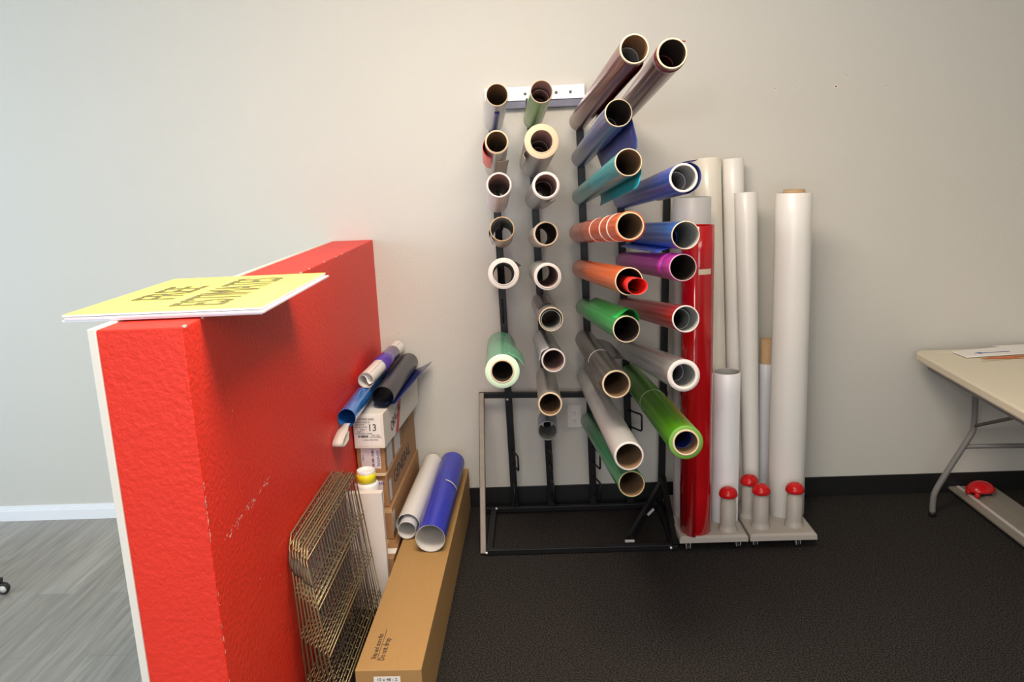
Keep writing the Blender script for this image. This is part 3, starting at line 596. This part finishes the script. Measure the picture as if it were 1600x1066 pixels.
mblue = mat('cobalt_vinyl', (.035, .045, .48), .3, spec=.4); minw = mat('white_backing', (.74, .72, .68), .5)
mwhite = mat('white_vinyl_sheet', (.84, .81, .76), .3, coat=.2)
o, L = sheetroll('rolled_vinyl', 'glossy cobalt blue rolled sheet with white backing, lying on the long carton', (-.446, -.915, .272), (-.438, -.10, .272), .0585, mblue, minw, 1.3, 110, .002, 'rolled sheets on the long carton', squash=.97)
MB().add([(.0594*cos(radians(a)), .0594*sin(radians(a))*.97, z-.012*(a-5)/75) for z in (L-.45, L-.437) for a in range(5, 81, 5)], [(i, i+1, 17+i, 16+i) for i in range(15)], True).build('tape', M['grey_film'], o, world=False)
o, L = sheetroll('rolled_vinyl', 'white rolled sheet lying on the long carton, left of the cobalt blue roll', (-.556, -.765, .262), (-.540, .0-.06, .258), .0475, mwhite, minw, 1.15, 60, .001, 'rolled sheets on the long carton')
o2, L2 = sheetroll('rolled_vinyl', 'silver film coil nested inside the mouth of the white rolled sheet', (-.556, -.80, .254), (-.556, -.45, .254), .037, M['white_film_cool'], minw, 1.1, 60, .001, 'rolled sheets on the long carton')
# on top of the stack
mdark = mat('black_navy_film', (.012, .015, .03), .32, coat=.15); mnavy = mat('navy_loose_sheet', (.02, .03, .16), .3, coat=.3)
mcri = mat('crumpled_blue_film', (.03, .20, .62), .12, metal=.2, coat=.5, bump=.9, bscale=22); mpur = mat('violet_film', (.10, .05, .34), .18, coat=.4)
o, L = sheetroll('film_roll', 'crumpled shiny blue film roll squeezed between the red wall and the white carton', (-.724, -.93, .772), (-.728, -.05, .772), .034, mcri, mcri, 1.1, 100, .001, 'film rolls on the carton stack', squash=1.05)
o, L = sheetroll('film_roll', 'matte black-navy film roll lying on the loose navy sheet', (-.640, -.650, .768), (-.624, -.05, .768), .0445, mdark, mdark, 1.1, 250, .001, 'film rolls on the carton stack')
o, L = sheetroll('film_roll', 'slim white paper roll wrapped in violet film, on top of the blue roll', (-.705, -.640, .838), (-.674, .0-.03, .838), .0335, mwhite, minw, 1.6, 60, .003, 'film rolls on the carton stack')
MB().lathe([(.0337, .12), (.0350, .12), (.0350, L-.22), (.0337, L-.22)], 48).build('violet_wrap', mpur, o, world=False)
# S-shaped inner curl of the white paper roll
vs = []; C_ = smoothpts([(-.02, .018), (-.010, .020), (.0, .010), (.004, -.006), (.012, -.016), (.022, -.012)], 6)
n = len(C_); vs = [(p.x, p.y, z) for z in (L-.2, L-.004) for p in C_]
MB().add(vs, [(i, i+1, n+i+1, n+i) for i in range(n-1)], True).build('inner_curl', mwhite, o, world=False, solid=.001)
# loose navy sheet draped over the carton
vs = []; fs = []; nx, ny = 14, 12
for j in range(ny+1):
    for i in range(nx+1):
        s, t = i/nx, j/ny; yy = -.61+.57*t
        xx = -.690+(.092+.085*t)*s; zz = .7245+(.004+.055*t)*max(0, s-.35)**1.6*1.4
        vs.append((xx, yy, zz))
for j in range(ny):
    for i in range(nx): a = j*(nx+1)+i; fs.append((a, a+1, a+nx+2, a+nx+1))
tag(MB().add(vs, fs, True).build('vinyl_sheet', mnavy, None, solid=.001), 'loose navy vinyl sheet lying on the white carton with a curled far corner', 'sheet')
# strap loop hanging at the end of the blue roll
sp = thing('strap_loop', 'grey bent plastic strap hanging out below the crumpled blue roll against the red wall', 'strap', (-.73, -.95, .72))
P = smoothpts([(-.722, -.935, .752), (-.728, -.985, .742), (-.734, -1.035, .722), (-.737, -1.045, .703), (-.735, -1.02, .696), (-.729, -.985, .706), (-.724, -.955, .728)], 5)
mb = MB(); vs = []
for p in P:
    w = .011+.008*min(1, max(0, (-.955-p.y)/.03)); vs += [(p.x-w*1.0, p.y, p.z), (p.x+w, p.y, p.z)]
mb.add(vs, [(2*i, 2*i+1, 2*i+3, 2*i+2) for i in range(len(P)-1)], True).build('band', M['strap'], sp, solid=.003)

# ------------------------------------------------------------------ white panel and capped tube beside the stack
tag(MB().box((-.752, -.955, .002), (-.612, -.925, .482)).build('foam_board', mat('white_foam_board', (.80, .74, .68), .6), None, bevel=.002), 'upright white board standing between the wire panels and the carton stack', 'board')
o = thing('capped_tube', 'white plastic tube with a yellow-banded cap standing behind the white board', 'tube', (-.683, -.872, 0))
MB().lathe([(0, 0), (.0455, 0), (.0455, .487), (.0435, .492), (.036, .496), (0, .496)], 40, Matrix.Translation((-.683, -.872, 0))).build('tube_body', M['tube_white'], o)
MB().lathe([(.034, .496), (.034, .515), (.0355, .515), (.0355, .54), (.034, .545), (.0325, .545), (.0325, .535), (0, .535)], 40, Matrix.Translation((-.683, -.872, 0))).build('cap', M['tube_white'], o)
MB().lathe([(.036, .499), (.0368, .499), (.0368, .533), (.036, .533)], 40, Matrix.Translation((-.683, -.872, 0))).build('yellow_band', M['yellowcap'], o)

# ------------------------------------------------------------------ folded wire panels leaning on the half wall
NP = 7
wl_labels = ['frontmost wire grid panel of the leaning stack, facing the long carton', 'wire grid panel directly behind the frontmost one in the leaning stack', 'third wire grid panel from the front of the stack leaning on the red wall', 'middle wire grid panel of the stack leaning on the red wall', 'wire grid panel third from the red half wall in the leaning stack', 'wire grid panel second from the red half wall in the leaning stack', 'rearmost wire grid panel, leaning directly on the red half wall']
for k in range(NP):
    xt = -.676-.0125*k; xb = -.604-.0225*k; z1 = .628-.004*(k % 3); y0 = -1.725+.018*k*.9; y1 = -1.085+.006*(k % 2)+.004*k
    b0 = Vector((xb, 0, .006)); t0 = Vector((xt, 0, z1)); d = (t0-b0)
    pt = lambda y, s: Vector((b0.x+d.x*s, y, b0.z+d.z*s))
    o = thing('wire_panel', wl_labels[k], 'wire panel', (xb, (y0+y1)/2, 0), 'folded wire panels leaning on the half wall')
    c = .03/.62; e = .03
    P = [pt(y0+.0, 0), pt(y1, 0), pt(y1, 1-c), pt(y1-e, 1), pt(y0+e, 1), pt(y0, 1-c), pt(y0, 0)]
    MB().rod(P, .0026, 8).build('frame', M['wire'], o)
    g = MB()
    nv = 22
    for i in range(1, nv):
        y = y0+(y1-y0)*i/nv+(.004*(k % 3)); s1 = 1 if y0+e < y < y1-e else 1-c
        g.rod([pt(y, 0), pt(y, s1)], .0010, 5)
    g.build('vertical_wires', M['wire_dark'], o)
    h_ = MB()
    for s in (.965, .74, .715, .50, .475, .25, .225, .02):
        h_.rod([pt(y0, s)+Vector((.003, 0, 0)), pt(y1, s)+Vector((.003, 0, 0))], .0019, 6)
    for i in range(1, nv, 2):
        for s in (.965, .74, .50, .25):
            y = y0+(y1-y0)*i/nv+(.004*(k % 3)); p = pt(y, s); h_.rod([p+Vector((.003, 0, 0)), p+Vector((-.010, 0, .002))], .0014, 5)
    h_.build('cross_wires', M['wire'], o)
    MB().rod([pt(y0, .93), pt(y0-.012, .90), pt(y0-.012, .86), pt(y0, .83)], .0022, 6).build('hook', M['bare_steel'], o)

# ------------------------------------------------------------------ folding table
TR = Matrix.Translation((1.744, -.065, 0)) @ Matrix.Rotation(radians(-3.0), 4, 'Z')
tb = thing('folding_table', 'cream plastic folding table with grey bent steel legs at the right', 'table', (1.744, -.065, 0), mt=TR)
def rrect(x0, x1, y0, y1, r, n=6):
    P = []
    for cx, cy, a in ((x1-r, y1-r, 0), (x0+r, y1-r, 90), (x0+r, y0+r, 180), (x1-r, y0+r, 270)):
        for i in range(n+1): t = radians(a+90*i/n); P.append((cx+r*cos(t), cy+r*sin(t)))
    return P
mb = MB(); R1 = rrect(0, .76, -1.83, 0, .05)
n = len(R1); cx, cy = .38, -.915
def inset(P, e): return [(x+(e if x < cx else -e), y+(e if y < cy else -e)) for x, y in P]
levels = [(inset(R1, .004), .700), (R1, .708), (R1, .732), (inset(R1, .004), .739), (inset(R1, .008), .740), (inset(R1, .055), .740), (inset(R1, .058), .7385), (inset(R1, .062), .7385)]
vs = [(x, y, z) for P, z in levels for x, y in P]
fs = [(k*n+i, k*n+(i+1) % n, (k+1)*n+(i+1) % n, (k+1)*n+i) for k in range(len(levels)-1) for i in range(n)]
fs += [list(reversed(range(n))), [(len(levels)-1)*n+i for i in range(n)]]
mb.add(vs, fs, False); mb.build('tabletop', M['table'], tb, world=False)
MB().box((.03, -1.72, .672), (.055, -.10, .70)).build('side_rail', M['table_steel'], tb, world=False)
MB().box((.705, -1.72, .672), (.73, -.10, .70)).build('side_rail', M['table_steel'], tb, world=False)
for yy in (-.20, -1.60):
    for s in (-1, 1):
        X = lambda v: .38+s*v
        P = smoothpts([(X(.185), yy, .70), (X(.180), yy, .56), (X(.178), yy, .43), (X(.19), yy, .385), (X(.26), yy, .25), (X(.315), yy, .14), (X(.33), yy, .09), (X(.33), yy, .012)], 4)
        l = MB().rod(P, .0135, 12).build('leg', M['table_steel'], tb, world=False)
        MB().lathe([(0, 0), (.0165, 0), (.0165, .02), (.0145, .022)], 16, Matrix.Translation((X(.33), yy, 0))).build('foot_cap', M['rubber'], l, world=False)
    MB().rod([(.38-.215, yy, .335), (.38+.215, yy, .335)], .011, 10).build('crossbar', M['table_steel'], tb, world=False)
    MB().rod([(.20, yy, .43), (.40, yy+(-.42 if yy > -1 else .42), .66), (.40, yy+(-.46 if yy > -1 else .46), .69)], .008, 8).build('diagonal_brace', M['table_steel'], tb, world=False)
    MB().rod([(.56, yy, .43), (.40, yy+(-.42 if yy > -1 else .42), .66)], .008, 8).build('diagonal_brace', M['table_steel'], tb, world=False)
MB().rod([(.2, -.2, .685), (.56, -.2, .685)], .010, 8).build('hinge_bar', M['table_steel'], tb, world=False)
# papers on the table
tag(MB().poly([(1.885, -.140), (1.893, -.252), (2.33, -.205), (2.36, -.055), (2.28, -.06)], .7425, .7475).build('sign_card', M['paper'], None), 'stiff white card with a blue arrow, lying on the folding table', 'card')
_c = bpy.data.objects['sign_card']
MB().poly([(1.955, -.195), (1.99, -.180), (1.988, -.190), (2.12, -.178), (2.12, -.187), (1.986, -.200), (1.985, -.210)], .7475, .7480).build('blue_arrow', M['inkblue'], _c)
tag(MB().poly([(1.94, -.275), (2.13, -.29), (2.09, -.262), (2.35, -.245), (2.35, -.225), (2.0, -.25)], .7405, .7418).build('paper_sheet', M['orange_paper'], None), 'orange paper sheet poking out from under the white card on the table', 'paper')
tag(MB().poly([(2.12, -.040), (2.155, -.070), (2.45, -.055), (2.45, -.02)], .7402, .7412).build('paper_sheet', M['paper'], None), 'thin white paper at the wall side of the folding table, behind the card', 'paper')
tag(MB().poly([(1.93, -.312), (2.06, -.300), (2.06, -.297), (1.93, -.307)], .7392, .7400).build('pencil_strip', M['kraft'], None), 'thin brown strip lying on the near part of the folding table top', 'strip')

# ------------------------------------------------------------------ cutter on the floor
ct = thing('paper_cutter', 'long grey cutting board with a red-handled sliding blade on the carpet under the table', 'cutter', (2.09, -.5, 0))
MB().box((1.985, -1.45, .018), (2.195, -.005, .030)).build('board', M['cutter'], ct, bevel=.002)
MB().box((1.990, -1.45, .0), (2.01, -.015, .018)).box((2.17, -1.45, 0), (2.19, -.015, .018)).build('feet', M['rubber'], ct)
MB().box((2.022, -1.45, .030), (2.034, -.010, .034)).build('cutting_strip', M['cutstrip'], ct)
MB().box((2.085, -1.45, .030), (2.115, -.010, .036)).build('guide_rail', M['cutter'], ct, bevel=.001)
MB().box((2.045, -.145, .034), (2.12, -.075, .052)).build('carriage', M['rubber'], ct, bevel=.004)
hm = Matrix.Translation((2.082, -.11, .052)) @ Matrix.Diagonal((1.25, 1.0, 1, 1))
MB().lathe([(0, -.004), (.040, -.004), (.052, .0), (.053, .006), (.047, .018), (.036, .032), (.020, .041), (.008, .043), (.0001, .0435)], 32, hm).build('handle', M['redball'], ct)['label'] = 'glossy red domed handle'
MB().lathe([(0, -.008), (.013, -.008), (.014, 0), (.013, .008), (0, .008)], 18, frame((2.040, -.160, .046), (0, 1, 0), (0, 0, 1))).build('knob', M['redball'], ct)
MB().lathe([(0, -.008), (.012, -.008), (.013, 0), (.012, .008), (0, .008)], 18, frame((2.022, -.115, .046), (0, 1, 0), (0, 0, 1))).build('knob', M['redball'], ct)

# ------------------------------------------------------------------ chair base whose caster pokes into the left edge
cb = thing('rolling_chair_base', 'black wheeled chair foot just entering at the left edge on the grey planks', 'chair base', (-2.575, -.80, 0))
MB().lathe([(0, .07), (.035, .07), (.03, .13), (.02, .14), (.02, .40), (0, .40)], 20, Matrix.Translation((-2.575, -.80, 0))).build('column', M['rubber'], cb)
for k in range(5):
    a = radians(9+72*k); ex, ey = -2.575+.30*cos(a), -.80+.30*sin(a)
    MB().rod([(-2.575, -.80, .095), (ex, ey, .062)], [.022, .012], 10).build('arm', M['rubber'], cb)
    w = MB().lathe([(.017, -.012), (.024, -.010), (.026, 0), (.024, .010), (.017, .012), (.017, -.012)], 24, frame((ex, ey, .026), (cos(a), sin(a), 0), (0, 0, 1))).build('caster', M['rubber'], cb)
    MB().lathe([(0, -.008), (.0175, -.008), (.0175, .008), (0, .008)], 20, frame((ex, ey, .026), (cos(a), sin(a), 0), (0, 0, 1))).build('hub', M['plate'], w)

for o in S.objects:
    if o.name.startswith(('paint_chips', 'corner_chips')): o.parent = bpy.data.objects['wall_divider']
